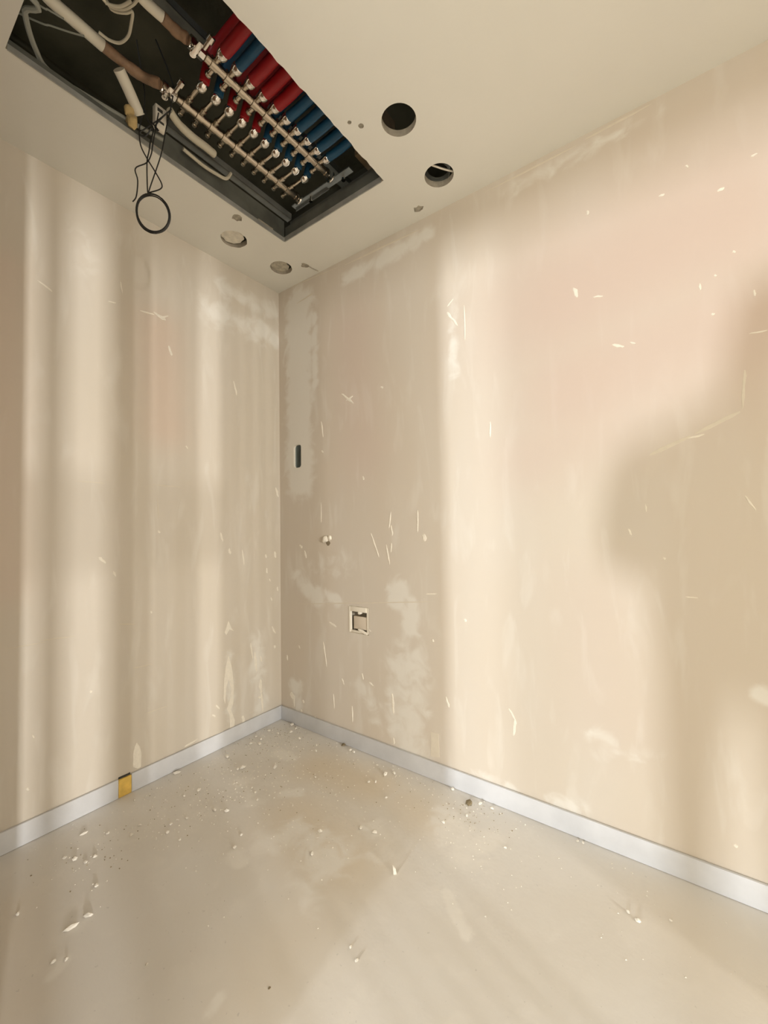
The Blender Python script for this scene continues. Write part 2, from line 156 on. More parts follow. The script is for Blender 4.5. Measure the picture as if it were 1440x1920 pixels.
WALL_L = surface_mat('bare plaster left', (0.655, 0.59, 0.49), (0.675, 0.615, 0.525), (0.80, 0.765, 0.69), (0.70, 0.57, 0.465), (1.6, 1.6, 0.35), 0.62, 0.12, 26)
WALL_R = surface_mat('bare plaster right', (0.66, 0.585, 0.485), (0.675, 0.61, 0.52), (0.80, 0.765, 0.69), (0.64, 0.505, 0.425), (1.6, 1.6, 0.35), 0.62, 0.12, 26)  # tint is the pink board, darkened in place of daylight falling off
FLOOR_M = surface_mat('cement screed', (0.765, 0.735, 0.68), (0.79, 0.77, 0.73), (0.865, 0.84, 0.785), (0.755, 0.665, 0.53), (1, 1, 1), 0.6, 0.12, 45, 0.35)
CEIL_M = mat('ceiling board', (0.805, 0.785, 0.71), 0.85, var=0.04, scale=2.0, bump=0.05, bscale=30, spec=0.2)
PLASTER = mat('dried plaster', (0.90, 0.84, 0.72), 0.8, var=0.06, scale=60, bump=0.3, bscale=120, spec=0.2)
PLASTER_THIN = mat('thin plaster film', (0.74, 0.67, 0.55), 0.8, var=0.05, scale=40, spec=0.2)
BASE_M = mat('painted skirting', (0.70, 0.71, 0.73), 0.45, var=0.10, scale=9, bump=0.05, bscale=80)
SLAB = mat('concrete slab', (0.10, 0.092, 0.06), 0.9, var=0.45, scale=5, bump=0.5, bscale=18, spec=0.2)
VOIDM = mat('raw block wall', (0.13, 0.12, 0.09), 0.9, var=0.35, scale=6, bump=0.4, bscale=25, spec=0.2)
ZINC = mat('galvanised steel', (0.42, 0.43, 0.40), 0.45, 0.75, var=0.25, scale=14)
ZINC_D = mat('darker galvanised steel', (0.17, 0.175, 0.15), 0.6, 0.4, var=0.35, scale=10)  # a darker tone of the galvanised steel
NICKEL = mat('nickel plated brass', (0.58, 0.51, 0.41), 0.24, 1.0)
CHROME = mat('chromed nut', (0.90, 0.86, 0.80), 0.10, 1.0)
RED = mat('red plastic pipe', (0.36, 0.008, 0.012), 0.42, var=0.15, scale=12)
BLUE = mat('blue plastic pipe', (0.010, 0.085, 0.17), 0.42, var=0.2, scale=12)
WHITE_PIPE = mat('white pipe insulation', (0.80, 0.74, 0.60), 0.6, var=0.08, scale=9)
TAPE = mat('brown wrapping tape', (0.36, 0.22, 0.13), 0.6, var=0.4, scale=20, bump=0.3, bscale=70)
CABLE_W = mat('off white cable', (0.56, 0.51, 0.39), 0.5)
CABLE_G = mat('grey cable', (0.30, 0.30, 0.25), 0.55)
BLACK = mat('black cable sheath', (0.022, 0.022, 0.020), 0.45)
FOAM = mat('yellow foam', (0.95, 0.64, 0.15), 0.85, var=0.2, scale=30, bump=0.4, bscale=90)
FOAM_D = mat('aged foam', (0.62, 0.45, 0.20), 0.9, var=0.3, scale=30, bump=0.5, bscale=60)
PVC = mat('white plastic', (0.84, 0.78, 0.66), 0.5)
DARK = mat('dark plastic and gap shade', (0.05, 0.048, 0.04), 0.7)
GREYBOX = mat('grey plastic', (0.17, 0.19, 0.18), 0.6)
STONE = mat('brown rubble', (0.30, 0.24, 0.14), 0.9, var=0.3, scale=80)
GLASS = bpy.data.materials.new('clear glass'); GLASS.use_nodes = True
_n = GLASS.node_tree.nodes; _n.clear()
_o = _n.new('ShaderNodeOutputMaterial'); _t = _n.new('ShaderNodeBsdfTransparent'); _g = _n.new('ShaderNodeBsdfGlossy'); _x = _n.new('ShaderNodeMixShader')
_t.inputs['Color'].default_value = (0.95, 0.96, 0.95, 1); _g.inputs['Roughness'].default_value = 0.02; _x.inputs[0].default_value = 0.06
GLASS.node_tree.links.new(_t.outputs[0], _x.inputs[1]); GLASS.node_tree.links.new(_g.outputs[0], _x.inputs[2]); GLASS.node_tree.links.new(_x.outputs[0], _o.inputs[0])

# ------------------------------------------------------------------ mesh helpers
class MB:
    def __init__(s): s.v = []; s.f = []; s.mi = []
    def add(s, vs, fs, k=0):
        n = len(s.v); s.v += [tuple(x) for x in vs]; s.f += [tuple(i + n for i in f) for f in fs]; s.mi += [k] * len(fs); return s
    def box(s, x0, x1, y0, y1, z0, z1, k=0, ch=0.0):
        if ch <= 0:
            vs = [(x, y, z) for z in (z0, z1) for y in (y0, y1) for x in (x0, x1)]
            return s.add(vs, [(0,2,3,1),(4,5,7,6),(0,1,5,4),(2,6,7,3),(0,4,6,2),(1,3,7,5)], k)
        bm = bmesh.new(); bmesh.ops.create_cube(bm, size=1)
        for v in bm.verts:
            v.co = Vector(((x0+x1)/2 + v.co.x*(x1-x0), (y0+y1)/2 + v.co.y*(y1-y0), (z0+z1)/2 + v.co.z*(z1-z0)))
        bmesh.ops.bevel(bm, geom=list(bm.edges), offset=ch, segments=2, affect='EDGES', profile=0.5)
        bm.verts.index_update()
        s.add([v.co[:] for v in bm.verts], [[v.index for v in f.verts] for f in bm.faces], k); bm.free(); return s
    def lathe(s, prof, org, axis, seg=16, k=0, caps=True):
        """prof: list of (along, radius) from org along axis"""
        a = Vector(axis).normalized(); t = Vector((0, 0, 1)) if abs(a.z) < 0.9 else Vector((1, 0, 0))
        p = a.cross(t).normalized(); q = a.cross(p); org = Vector(org); vs = []; fs = []
        for (d, r) in prof:
            for i in range(seg):
                th = 2*math.pi*i/seg; vs.append(org + a*d + p*(r*math.cos(th)) + q*(r*math.sin(th)))
        for j in range(len(prof)-1):
            for i in range(seg):
                i2 = (i+1) % seg; fs.append((j*seg+i, j*seg+i2, (j+1)*seg+i2, (j+1)*seg+i))
        if caps: fs.append(tuple(range(seg))[::-1]); fs.append(tuple((len(prof)-1)*seg+i for i in range(seg)))
        return s.add(vs, fs, k)
    def tube(s, pts, r, seg=10, sub=6, k=0, smooth=True, rib=0.0):
        P = [Vector(p) for p in pts]
        if smooth and len(P) > 2:
            Q = []
            for i in range(len(P)-1):
                p0 = P[max(0, i-1)]; p1 = P[i]; p2 = P[i+1]; p3 = P[min(len(P)-1, i+2)]
                for j in range(sub):
                    t = j/sub
                    Q.append(0.5*((2*p1) + (p2-p0)*t + (2*p0-5*p1+4*p2-p3)*t*t + (3*p1-p0-3*p2+p3)*t*t*t))
            Q.append(P[-1]); P = Q
        vs = []; fs = []; nrm = None; n = len(P)
        for i in range(n):
            d = (P[min(i+1, n-1)] - P[max(i-1, 0)]).normalized()
            if nrm is None:
                nrm = d.orthogonal().normalized()
            else:
                nrm = (nrm - d*nrm.dot(d)).normalized()
            b = d.cross(nrm); rr = (r[i*(len(r)-1)//max(1, n-1)] if isinstance(r, list) else r)
            if rib: rr *= (1 + (rib if i % 2 else -rib))
            for j in range(seg):
                th = 2*math.pi*j/seg; vs.append(P[i] + nrm*(rr*math.cos(th)) + b*(rr*math.sin(th)))
        for i in range(n-1):
            for j in range(seg):
                j2 = (j+1) % seg; fs.append((i*seg+j, i*seg+j2, (i+1)*seg+j2, (i+1)*seg+j))
        fs.append(tuple(range(seg))[::-1]); fs.append(tuple((n-1)*seg+j for j in range(seg)))
        return s.add(vs, fs, k)
    def mesh(s, name, mats, smooth=False):
        me = bpy.data.meshes.new(name); me.from_pydata(s.v, [], s.f); me.validate()
        for mm in (mats if isinstance(mats, (list, tuple)) else [mats]): me.materials.append(mm)
        if any(s.mi): me.polygons.foreach_set('material_index', s.mi)
        bm = bmesh.new(); bm.from_mesh(me); bmesh.ops.recalc_face_normals(bm, faces=bm.faces); bm.to_mesh(me); bm.free()
        if smooth:
            me.polygons.foreach_set('use_smooth', [True]*len(me.polygons))
            me.set_sharp_from_angle(angle=math.radians(42))
        me.update(); return me
    def build(s, name, mats, parent=None, smooth=False):
        return link(name, s.mesh(name, mats, smooth), parent)

def link(name, me, parent=None):
    o = bpy.data.objects.new(name, me); COL.objects.link(o)
    if parent: o.parent = parent
    return o
def tag(o, label, cat, group=None, kind=None):
    o['label'] = label; o['category'] = cat
    if group: o['group'] = group
    if kind: o['kind'] = kind
    return o
def thing(name, label, cat, group=None):
    o = bpy.data.objects.new(name, None); o.empty_display_size = 0.05; COL.objects.link(o)
    return tag(o, label, cat, group)
def struct(o, label, cat):
    o['kind'] = 'structure'; o['label'] = label; o['category'] = cat; return o

def circle(cx, cy, rx, ry=None, n=28, rag=0.0, seed=0):
    rnd = random.Random(seed); ry = ry or rx
    return [(cx + rx*(1+rnd.uniform(-rag, rag))*math.cos(2*math.pi*i/n), cy + ry*(1+rnd.uniform(-rag, rag))*math.sin(2*math.pi*i/n)) for i in range(n)]
def rrect(x0, x1, y0, y1, r, n=5):
    out = []
    for cx, cy, a in ((x1-r, y1-r, 0), (x0+r, y1-r, 90), (x0+r, y0+r, 180), (x1-r, y0+r, 270)):
        for i in range(n+1):
            t = math.radians(a + 90*i/n); out.append((cx + r*math.cos(t), cy + r*math.sin(t)))
    return out

def panel(name, us, vs, place, holes, depth, inward, m_face, m_edge, marks=None, parent=None):
    """A sheet on the grid us x vs with holes cut through; place(u, v, w) gives the point w behind the face.
    marks: function of arrays (u, v) -> (red, green) written to the point attribute 'marks'."""
    bm = bmesh.new(); uv = bm.verts.layers.float_vector.new('uvw')
    grid = {}
    def vert(u, v, w=0.0):
        x = bm.verts.new(place(u, v, w)); x[uv] = (u, v, w); return x
    boxes = [(min(p[0] for p in h)-0.004, max(p[0] for p in h)+0.004, min(p[1] for p in h)-0.004, max(p[1] for p in h)+0.004) for h in holes]
    for i, u in enumerate(us):
        for j, v in enumerate(vs): grid[i, j] = vert(u, v)
    for i in range(len(us)-1):
        for j in range(len(vs)-1):
            if any(us[i] < b[1] and us[i+1] > b[0] and vs[j] < b[3] and vs[j+1] > b[2] for b in boxes): continue
            f = bm.faces.new((grid[i, j], grid[i+1, j], grid[i+1, j+1], grid[i, j+1])); f.material_index = 0
    bm.edges.ensure_lookup_table()
    umin, umax, vmin, vmax = us[0], us[-1], vs[0], vs[-1]
    def inner(e):
        a, c = e.verts[0][uv], e.verts[1][uv]
        for ax, lim in ((0, umin), (0, umax), (1, vmin), (1, vmax)):
            if abs(a[ax]-lim) < 1e-6 and abs(c[ax]-lim) < 1e-6: return False
        return True
    border = [e for e in bm.edges if len(e.link_faces) == 1 and inner(e)]
    loops = []
    for h in holes:
        lv = [vert(*p) for p in h]; le = []
        for a, c in zip(lv, lv[1:]+lv[:1]): le.append(bm.edges.new((a, c)))
        loops.append((lv, le))
    if holes:
        r = bmesh.ops.triangle_fill(bm, edges=border + [e for _, le in loops for e in le], use_beauty=True)
        for g in r['geom']:
            if isinstance(g, bmesh.types.BMFace): g.material_index = 0
    for v in list(bm.verts):
        if not v.link_faces: bm.verts.remove(v)
    bmesh.ops.recalc_face_normals(bm, faces=bm.faces)
    n = Vector(inward); tot = sum((f.normal.dot(n)*f.calc_area() for f in bm.faces))
    if tot < 0: bmesh.ops.reverse_faces(bm, faces=bm.faces)
    if depth > 0:
        for lv, le in loops:
            bv = [vert(x[uv][0], x[uv][1], depth) for x in lv]
            for k in range(len(lv)):
                k2 = (k+1) % len(lv)
                f = bm.faces.new((lv[k], lv[k2], bv[k2], bv[k])); f.material_index = 1
    bm.verts.index_update()
    UV = np.array([x[uv][:] for x in bm.verts])
    bm.verts.layers.float_vector.remove(uv)
    me = bpy.data.meshes.new(name); bm.to_mesh(me); bm.free()
    me.materials.append(m_face); me.materials.append(m_edge)
    at = me.attributes.new('marks', 'FLOAT_COLOR', 'POINT')
    c = np.zeros((len(UV), 4), dtype=np.float32); c[:, 3] = 1
    if marks: c[:, 0], c[:, 1] = marks(UV[:, 0], UV[:, 1])
    at.data.foreach_set('color', c.ravel())
    return link(name, me, parent)

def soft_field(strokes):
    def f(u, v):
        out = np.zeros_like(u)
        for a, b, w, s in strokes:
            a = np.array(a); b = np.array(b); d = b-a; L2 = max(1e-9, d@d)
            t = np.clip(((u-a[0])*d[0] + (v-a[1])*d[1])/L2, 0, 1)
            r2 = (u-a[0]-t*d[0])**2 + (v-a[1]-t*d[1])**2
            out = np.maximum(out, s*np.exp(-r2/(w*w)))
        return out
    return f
def steps(a, b, fine_a, fine_b, fine, coarse):
    out = []; x = a
    while x < b - 1e-6:
        out.append(x); x += fine if (fine_a - 1e-9 <= x < fine_b) else coarse
        if out[-1] < fine_a < x: x = fine_a
    out.append(b); return out

# ================================================================== the room shell
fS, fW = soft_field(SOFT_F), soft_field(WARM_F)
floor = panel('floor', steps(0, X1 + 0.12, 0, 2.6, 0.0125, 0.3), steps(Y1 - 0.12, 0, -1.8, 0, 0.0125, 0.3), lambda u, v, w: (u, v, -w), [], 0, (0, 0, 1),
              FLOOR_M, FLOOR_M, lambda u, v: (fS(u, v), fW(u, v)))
struct(floor, 'dusty beige cement floor with plaster smears and crumbs', 'floor')

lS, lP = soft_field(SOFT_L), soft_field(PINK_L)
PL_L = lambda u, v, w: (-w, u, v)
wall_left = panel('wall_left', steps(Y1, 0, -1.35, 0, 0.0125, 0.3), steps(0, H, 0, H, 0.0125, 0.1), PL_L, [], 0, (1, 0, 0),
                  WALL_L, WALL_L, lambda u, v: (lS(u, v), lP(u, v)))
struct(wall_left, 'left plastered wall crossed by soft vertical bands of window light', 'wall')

rS, rP = soft_field(SOFT_R), soft_field(PINK_FALLOFF_R)
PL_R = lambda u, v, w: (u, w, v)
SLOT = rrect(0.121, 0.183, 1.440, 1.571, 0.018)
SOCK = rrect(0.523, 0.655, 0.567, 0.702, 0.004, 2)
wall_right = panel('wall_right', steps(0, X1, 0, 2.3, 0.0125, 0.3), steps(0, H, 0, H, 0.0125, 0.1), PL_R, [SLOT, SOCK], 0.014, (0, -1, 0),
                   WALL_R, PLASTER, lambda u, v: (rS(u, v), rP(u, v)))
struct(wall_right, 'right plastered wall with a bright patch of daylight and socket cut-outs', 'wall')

def reveal_wall(name, us, vs, place, hole, inward, label):
    w = panel(name, us, vs, place, [hole], 0.12, inward, WALL_L, PLASTER)
    return struct(w, label, 'wall')
g = [i*0.1 for i in range(37)]
zz = [0, 0.015] + [i*0.1 for i in range(1, 26)]
reveal_wall('wall_rear', g, zz, lambda u, v, w: (u, Y1 - w, v),
            [(DOOR_X0, 0.03), (DOOR_X1, 0.03), (DOOR_X1, DOOR_H), (DOOR_X0, DOOR_H)], (0, 1, 0), 'plastered wall with assumed open doorway behind the viewer')  # doorway is assumed, an added opening for the daylight
reveal_wall('wall_side', [Y1 + i*0.1 for i in range(31)], zz, lambda u, v, w: (X1 + w, u, v),
            [(WIN_Y0, 0.03), (WIN_Y1, 0.03), (WIN_Y1, WIN_Z1), (WIN_Y0, WIN_Z1)], (-1, 0, 0), 'plastered end wall with assumed glazed door opening out of view')  # this opening is assumed too, added to let daylight in

# the assumed, unseen partition whose end cuts off the daylight on the left and on the right wall
pt = MB().box(0, 1.212, -1.60, -1.50, 0, H, ch=0.002).build('wall_assumed_partition', mat('brown boarding', (0.24, 0.145, 0.085), 0.7, var=0.25, scale=6))
struct(pt, 'assumed short brown boarded partition beside the viewpoint', 'wall')

# assumed, unseen glazed door; slim bars are added to dim the bands on the left wall
wd = thing('window_assumed', 'assumed glazed door in the end wall with slim bars added to dim the daylight', 'window'); wd['kind'] = 'structure'
xb0, xb1 = X1 + 0.03, X1 + 0.07
MB().box(xb0, xb1, WIN_Y0 - 0.01, WIN_Y1 + 0.01, WIN_Z1 - 0.03, WIN_Z1 + 0.01).box(xb0, xb1, WIN_Y0 - 0.01, WIN_Y1 + 0.01, 0.02, 0.07).build('assumed_window_frame', PVC, wd)
for y, wdt in ((-2.118, 0.046), (-1.94, 0.080), (-1.865, 0.020), (-1.805, 0.020), (-1.745, 0.020), (-1.60, 0.022), (-1.54, 0.020), (-1.48, 0.018), (-1.42, 0.018), (-1.36, 0.016), (-1.30, 0.014)):
    MB().box(xb0, xb1, y - wdt/2, y + wdt/2, 0.07, WIN_Z1 - 0.03).build('glazing_shade_bar', PVC, wd)
MB().box(xb0 + 0.002, xb1 - 0.002, WIN_Y0, -1.62, 1.20, 1.285).build('glazing_shade_bar', PVC, wd)

# ceiling with the hatch and the cut holes
HX0, HX1, HY0, HY1 = 0.380, 0.980, -1.308, -0.277
rr = random.Random(3)
hatch = [(HX0, HY0), (HX0 + 0.2, HY0), (HX0 + 0.4, HY0), (HX1, HY0)]
n = 46
for i in range(1, n):
    hatch.append((HX1 + rr.uniform(-0.0025, 0.0025), HY0 + (HY1 - HY0)*i/n))
hatch += [(HX1, HY1)] + [(HX1 - 0.6*i/12, HY1 + rr.uniform(-0.0015, 0.0015)) for i in range(1, 12)] + [(HX0, HY1)]
hatch += [(HX0 + rr.uniform(-0.001, 0.001), HY1 - (HY1 - HY0)*i/20) for i in range(1, 20)]
HOLES = [(1.169, -0.446, 0.060, 0.0), (1.171, -0.162, 0.058, 0.0), (0.200, -0.437, 0.060, 0.03), (0.206, -0.153, 0.057, 0.015)]
SMALL = [(0.333, -0.513, 0.021, 0.25, 12), (0.322, -0.090, 0.021, 0.25, 12), (1.015, -0.062, 0.019, 0.35, 11), (1.028, -0.543, 0.0075, 0.2, 9), (1.053, -0.509, 0.0095, 0.1, 12)]
loops = [hatch] + [circle(x, y, r, n=36, rag=k, seed=i) for i, (x, y, r, k) in enumerate(HOLES)] + [circle(x, y, r, n=q, rag=k, seed=20 + i) for i, (x, y, r, k, q) in enumerate(SMALL)]
PL_C = lambda u, v, w: (u, v, H + w)
ceiling = panel('ceiling', steps(0, X1, 0, 2.0, 0.02, 0.2), steps(Y1, 0, -1.4, 0, 0.02, 0.2), PL_C, loops, 0.025, (0, 0, -1), CEIL_M, mat('board edge', (0.46, 0.41, 0.32), 0.9, var=0.25, scale=40))
struct(ceiling, 'white plasterboard ceiling with an open hatch and round holes cut in it', 'ceiling')
# shallow backing inside the partly cut holes
GYP = mat('gypsum core', (0.60, 0.55, 0.44), 0.9, var=0.35, scale=55, bump=0.4, bscale=60)
def disc(x, y, z, r, m, sq=0, rag=0.08, n=18, t=0.006):
    lp = circle(x, y, r, n=n, rag=rag, seed=sq); b = MB()
    b.add([(p[0], p[1], z) for p in lp] + [(p[0], p[1], z + t) for p in lp], [tuple(range(n))] + [tuple(n + i for i in range(n))[::-1]] + [(i, (i+1) % n, n + (i+1) % n, n + i) for i in range(n)])
    return b.build('hole_backing', m, ceiling)
disc(0.199, -0.445, H + 0.011, 0.052, mat('pale gypsum', (0.84, 0.79, 0.67), 0.9, var=0.2, scale=40), 1)
disc(0.190, -0.150, H + 0.016, 0.049, GYP, 2)
for i, (x, y, r, k, q) in enumerate(SMALL): disc(x, y, H + 0.007, r*1.15, GYP, 5 + i)
MB().tube([(0.335, -0.075, H - 0.0005), (0.338, -0.045, H - 0.0006), (0.345, -0.012, H - 0.0004)], [0.0035, 0.0018], 6).build('scratch', GYP, ceiling)

# the dark void above the ceiling
void = MB()
void.add([(0,Y1,H+.026),(X1,Y1,H+.026),(X1,0,H+.026),(0,0,H+.026),(0,Y1,2.92),(X1,Y1,2.92),(X1,0,2.92),(0,0,2.92)], [(4,5,6,7),(0,1,5,4),(1,2,6,5),(2,3,7,6),(3,0,4,7)])
struct(void.build('ceiling_slab', SLAB), 'dark concrete slab seen through the ceiling hatch', 'slab')

# skirting boards
def skirting(name, a, label):
    o = MB().box(*a, ch=0.0025).build(name, BASE_M, None, True); return struct(o, label, 'skirting')
BH = 0.077
skirting('baseboard_right', (0.0125, X1, -0.0125, -0.0012, 0.001, BH), 'white skirting board along the foot of the right wall')
skirting('baseboard_left', (0.0012, 0.0125, -0.806, -0.0005, 0.001, BH), 'white skirting board on left wall between the corner and yellow foam')
skirting('baseboard_front', (0.0012, 0.0125, Y1, -0.856, 0.001, BH), 'white skirting board on left wall nearer the viewer than yellow foam')
fo = MB().box(0.002, 0.0120, -0.8555, -0.8065, 0.001, BH - 0.004, ch=0.002).build('foam_spacer', FOAM, None, True)
tag(fo, 'yellow foam strip filling the gap in the left skirting board', 'foam')
MB().box(0.0004, 0.0016, -0.853, -0.808, BH - 0.004, BH + 0.004).build('gap', DARK, wall_left)  # dark strip standing in for the shade in the gap above the foam

# ------------------------------------------------------------------ plaster splashes proud of the walls
def splat(name, a, b, w, place, m, parent, t=0.0012, seed=0, n=11):
    rnd = random.Random(seed*31 + 5); a = Vector(a); b = Vector(b); c = (a+b)/2; d = b-a; L = max(d.length, w*0.6)
    e = d.normalized() if d.length > 1e-6 else Vector((0, 1)); pth = Vector((-e.y, e.x)); o0 = []; o1 = []
    for i in range(n):
        th = 2*math.pi*i/n + rnd.uniform(-.15, .15); k = rnd.uniform(0.65, 1.15); al = math.cos(th)*(L/2 + w*0.15); ac = math.sin(th)*w*0.55*k*rnd.uniform(0.7, 1.2)
        p = c + e*al + pth*ac; o0.append(p); o1.append(c + e*al*0.82 + pth*ac*0.7)
    mb = MB(); mb.add([place(p.x, p.y, 0.0004) for p in o0] + [place(p.x, p.y, -t*rnd.uniform(.7, 1.2)) for p in o1] + [place(c.x, c.y, -t*1.3)],
                      [(i, (i+1) % n, n + (i+1) % n, n + i) for i in range(n)] + [(n + i, n + (i+1) % n, 2*n) for i in range(n)])
    return mb.build(name, m, parent)
for k, (a, b, w) in enumerate(SPL_L): splat('plaster_splash', a, b, w, PL_L, PLASTER, wall_left, seed=k)
for k, (a, b, w) in enumerate(SPF_L): splat('plaster_lit_edge_streak', a, b, w, PL_L, PLASTER_THIN, wall_left, 0.0006, seed=100 + k)
for k, (a, b, w) in enumerate(SPL_R): splat('plaster_splash', a, b, w, PL_R, PLASTER, wall_right, seed=200 + k)
for k, (a, b, w) in enumerate(SPF_R): splat('plaster_lit_edge_streak', a, b, w, PL_R, PLASTER_THIN, wall_right, 0.0006, seed=300 + k)  # mostly plaster film; some streaks paint a shadow's lit edge
def patch(poly, place, m, parent, t=0.0015):
    bm = bmesh.new(); top = [bm.verts.new(place(p[0], p[1], -t)) for p in poly]; bot = [bm.verts.new(place(p[0], p[1], 0.0004)) for p in poly]; n = len(poly)
    es = [bm.edges.new((top[i], top[(i+1) % n])) for i in range(n)]
    bmesh.ops.triangle_fill(bm, edges=es, use_beauty=True)
    for i in range(n): bm.faces.new((top[i], top[(i+1) % n], bot[(i+1) % n], bot[i]))
    bmesh.ops.recalc_face_normals(bm, faces=bm.faces)
    me = bpy.data.meshes.new('plaster_smear'); bm.to_mesh(me); bm.free(); me.materials.append(m); return link('plaster_smear', me, parent)
for p in POLY_L: patch(p, PL_L, PLASTER, wall_left)
for p in POLY_R[:1]: patch(p, PL_R, PLASTER_THIN, wall_right, 0.0007)

# ------------------------------------------------------------------ fittings on the right wall
# rounded cut-out with a grey box behind
bx = MB(); bx.add([(0.116,0.0145,1.435),(0.188,0.0145,1.435),(0.188,0.0145,1.577),(0.116,0.0145,1.577),(0.116,0.055,1.435),(0.188,0.055,1.435),(0.188,0.055,1.577),(0.116,0.055,1.577)],
                  [(4,5,6,7),(0,1,5,4),(1,2,6,5),(2,3,7,6),(3,0,4,7)])
b = bx.build('wall_box', GREYBOX); tag(b, 'narrow rounded grey box recessed high in the right wall by the corner', 'box')
MB().box(0.135, 0.150, 0.040, 0.0549, 1.46, 1.55).build('clip', ZINC_D, b)

# square socket box with a pale frame and a blanking plate
sk = thing('socket_box', 'square uncovered socket box with pale frame low on the right wall', 'socket')
x0, x1, z0, z1 = 0.524, 0.654, 0.568, 0.701
bx = MB(); bx.add([(x0,0.0145,z0),(x1,0.0145,z0),(x1,0.0145,z1),(x0,0.0145,z1),(x0,0.05,z0),(x1,0.05,z0),(x1,0.05,z1),(x0,0.05,z1)], [(4,5,6,7),(0,1,5,4),(1,2,6,5),(2,3,7,6),(3,0,4,7)])
bx.build('cavity', mat('dusty box', (0.42, 0.37, 0.29), 0.8), sk)
fr = MB(); fw = 0.014
fr.box(x0 + .001, x0 + fw, -0.002, 0.012, z0 + .002, z1 - .002, ch=0.001).box(x1 - fw, x1 - .001, 0.001, 0.012, z0 + .002, z1 - .002, ch=0.001)
fr.box(x0 + fw, x1 - fw, -0.003, 0.012, z1 - 0.026, z1 - .002, ch=0.001).box(x0 + fw, x1 - fw, 0.001, 0.012, z0 + .002, z0 + 0.012, ch=0.001)
fr.build('frame', PVC, sk, True)
MB().box(x0 + 0.030, x1 - fw - 0.001, 0.004, 0.012, z0 + 0.020, z1 - 0.050, ch=0.002).build('blanking_plate', mat('beige plate', (0.68, 0.59, 0.47), 0.7), sk, True)
MB().lathe([(0, 0.006), (0.004, 0.008), (0.02, 0.008)], (0.592, -0.002, z1 - 0.032), (0, 1, 0), 10).build('screw', PVC, sk, True)
splat('plaster_dab', (0.585, z0 + 0.020), (0.645, z0 + 0.004), 0.018, PL_R, PLASTER, sk, 0.004, 77)

# plaster lump stuck on the wall, with a dark blob for the shadow below it
lump = thing('plaster_lump', 'small knobbly white plaster lump stuck on the right wall above the socket', 'plaster')
def blob(cx, cy, cz, r, sq, seed):
    bm = bmesh.new(); bmesh.ops.create_icosphere(bm, subdivisions=2, radius=1); rnd = random.Random(seed)
    for v in bm.verts:
        k = rnd.uniform(0.8, 1.12); v.co = Vector((cx + v.co.x*r*k, cy + v.co.y*sq*k, cz + v.co.z*r*k))
    bm.verts.index_update(); out = ([v.co[:] for v in bm.verts], [[v.index for v in f.verts] for f in bm.faces]); bm.free(); return out
MB().add(*blob(0.368, -0.004, 1.036, 0.020, 0.016, 1)).build('lump', PLASTER, lump, True)
MB().add(*blob(0.398, -0.001, 1.044, 0.013, 0.008, 2)).build('lump', PLASTER, lump, True)
MB().add(*blob(0.386, 0.001, 1.016, 0.016, 0.003, 3)).build('hole', mat('dark lump shade', (0.22, 0.18, 0.12), 0.9), lump, True)  # dark blob standing in for the shadow below the lump

# ================================================================== inside the hatch
# edge trim and steel profiles around the opening
tr = thing('hatch_trim', 'grey galvanised trim lining the edges of the ceiling hatch', 'trim')
RIM = mat('bright galvanised edge', (0.46, 0.46, 0.42), 0.5, 0.35, var=0.3, scale=12)
MB().box(HX0 - 0.0012, HX0 + 0.003, HY0 + .004, HY1 - 0.003, H - 0.0015, H + 0.017).build('edge_strip', RIM, tr)
MB().box(HX0 + .003, HX1 - 0.012, HY1 - 0.003, HY1 + 0.0012, H - 0.0015, H + 0.022).build('edge_strip', RIM, tr)
MB().box(HX0 - 0.004, HX0 + 0.0008, -0.90, HY1 - 0.003, H + 0.017, H + 0.100).build('side_plate', ZINC_D, tr)
MB().box(HX0 - 0.004, HX0 + 0.0008, HY0 + .004, -0.905, H + 0.017, H + 0.034).build('side_plate', ZINC_D, tr)
MB().box(HX0 + .003, HX1 - 0.012, HY1 + 0.001, HY1 + 0.004, H + 0.022, H + 0.070).build('side_plate', ZINC_D, tr)
def profile(name, a, b, wx, label, m=ZINC_D):
    """C profile with lips, running from a to b (axis aligned), open side up"""
    t = 0.0012; p = thing(name, label, 'profile')
    (xa, ya, za), (xb, yb, zb) = a, b; h = 0.027; bb = MB()
    if abs(yb - ya) > abs(xb - xa):
        bb.box(xa, xa + wx, ya, yb, za, za + t).box(xa, xa + t, ya, yb, za, za + h).box(xa + wx - t, xa + wx, ya, yb, za, za + h)
        lips = MB().box(xa, xa + 0.006, ya, yb, za + h, za + h + t).box(xa + wx - 0.006, xa + wx, ya, yb, za + h, za + h + t)
    else:
        bb.box(xa, xb, ya, ya + wx, za, za + t).box(xa, xb, ya, ya + t, za, za + h).box(xa, xb, ya + wx - t, ya + wx, za, za + h)
        lips = MB().box(xa, xb, ya, ya + 0.006, za + h, za + h + t).box(xa, xb, ya + wx - 0.006, ya + wx, za + h, za + h + t)
    bb.build('channel', m, p); lips.build('lip', m, p); return p
profile('ceiling_profile', (0.384, -0.86, 2.606), (0.384, -0.262, 2.606), 0.030, 'long galvanised steel profile above the left edge of the hatch', ZINC)
profile('ceiling_profile', (0.384, -0.245, 2.590), (1.30, -0.245, 2.590), 0.040, 'galvanised steel profile crossing behind the far end of the hatch')
profile('ceiling_profile', (0.58, -1.9, 2.80), (0.58, 0, 2.80), 0.050, 'dim steel profile running under the slab over the manifold')
profile('ceiling_profile', (0.80, -1.9, 2.82), (0.80, 0, 2.82), 0.050, 'dim steel profile under the slab beside the red pipes')

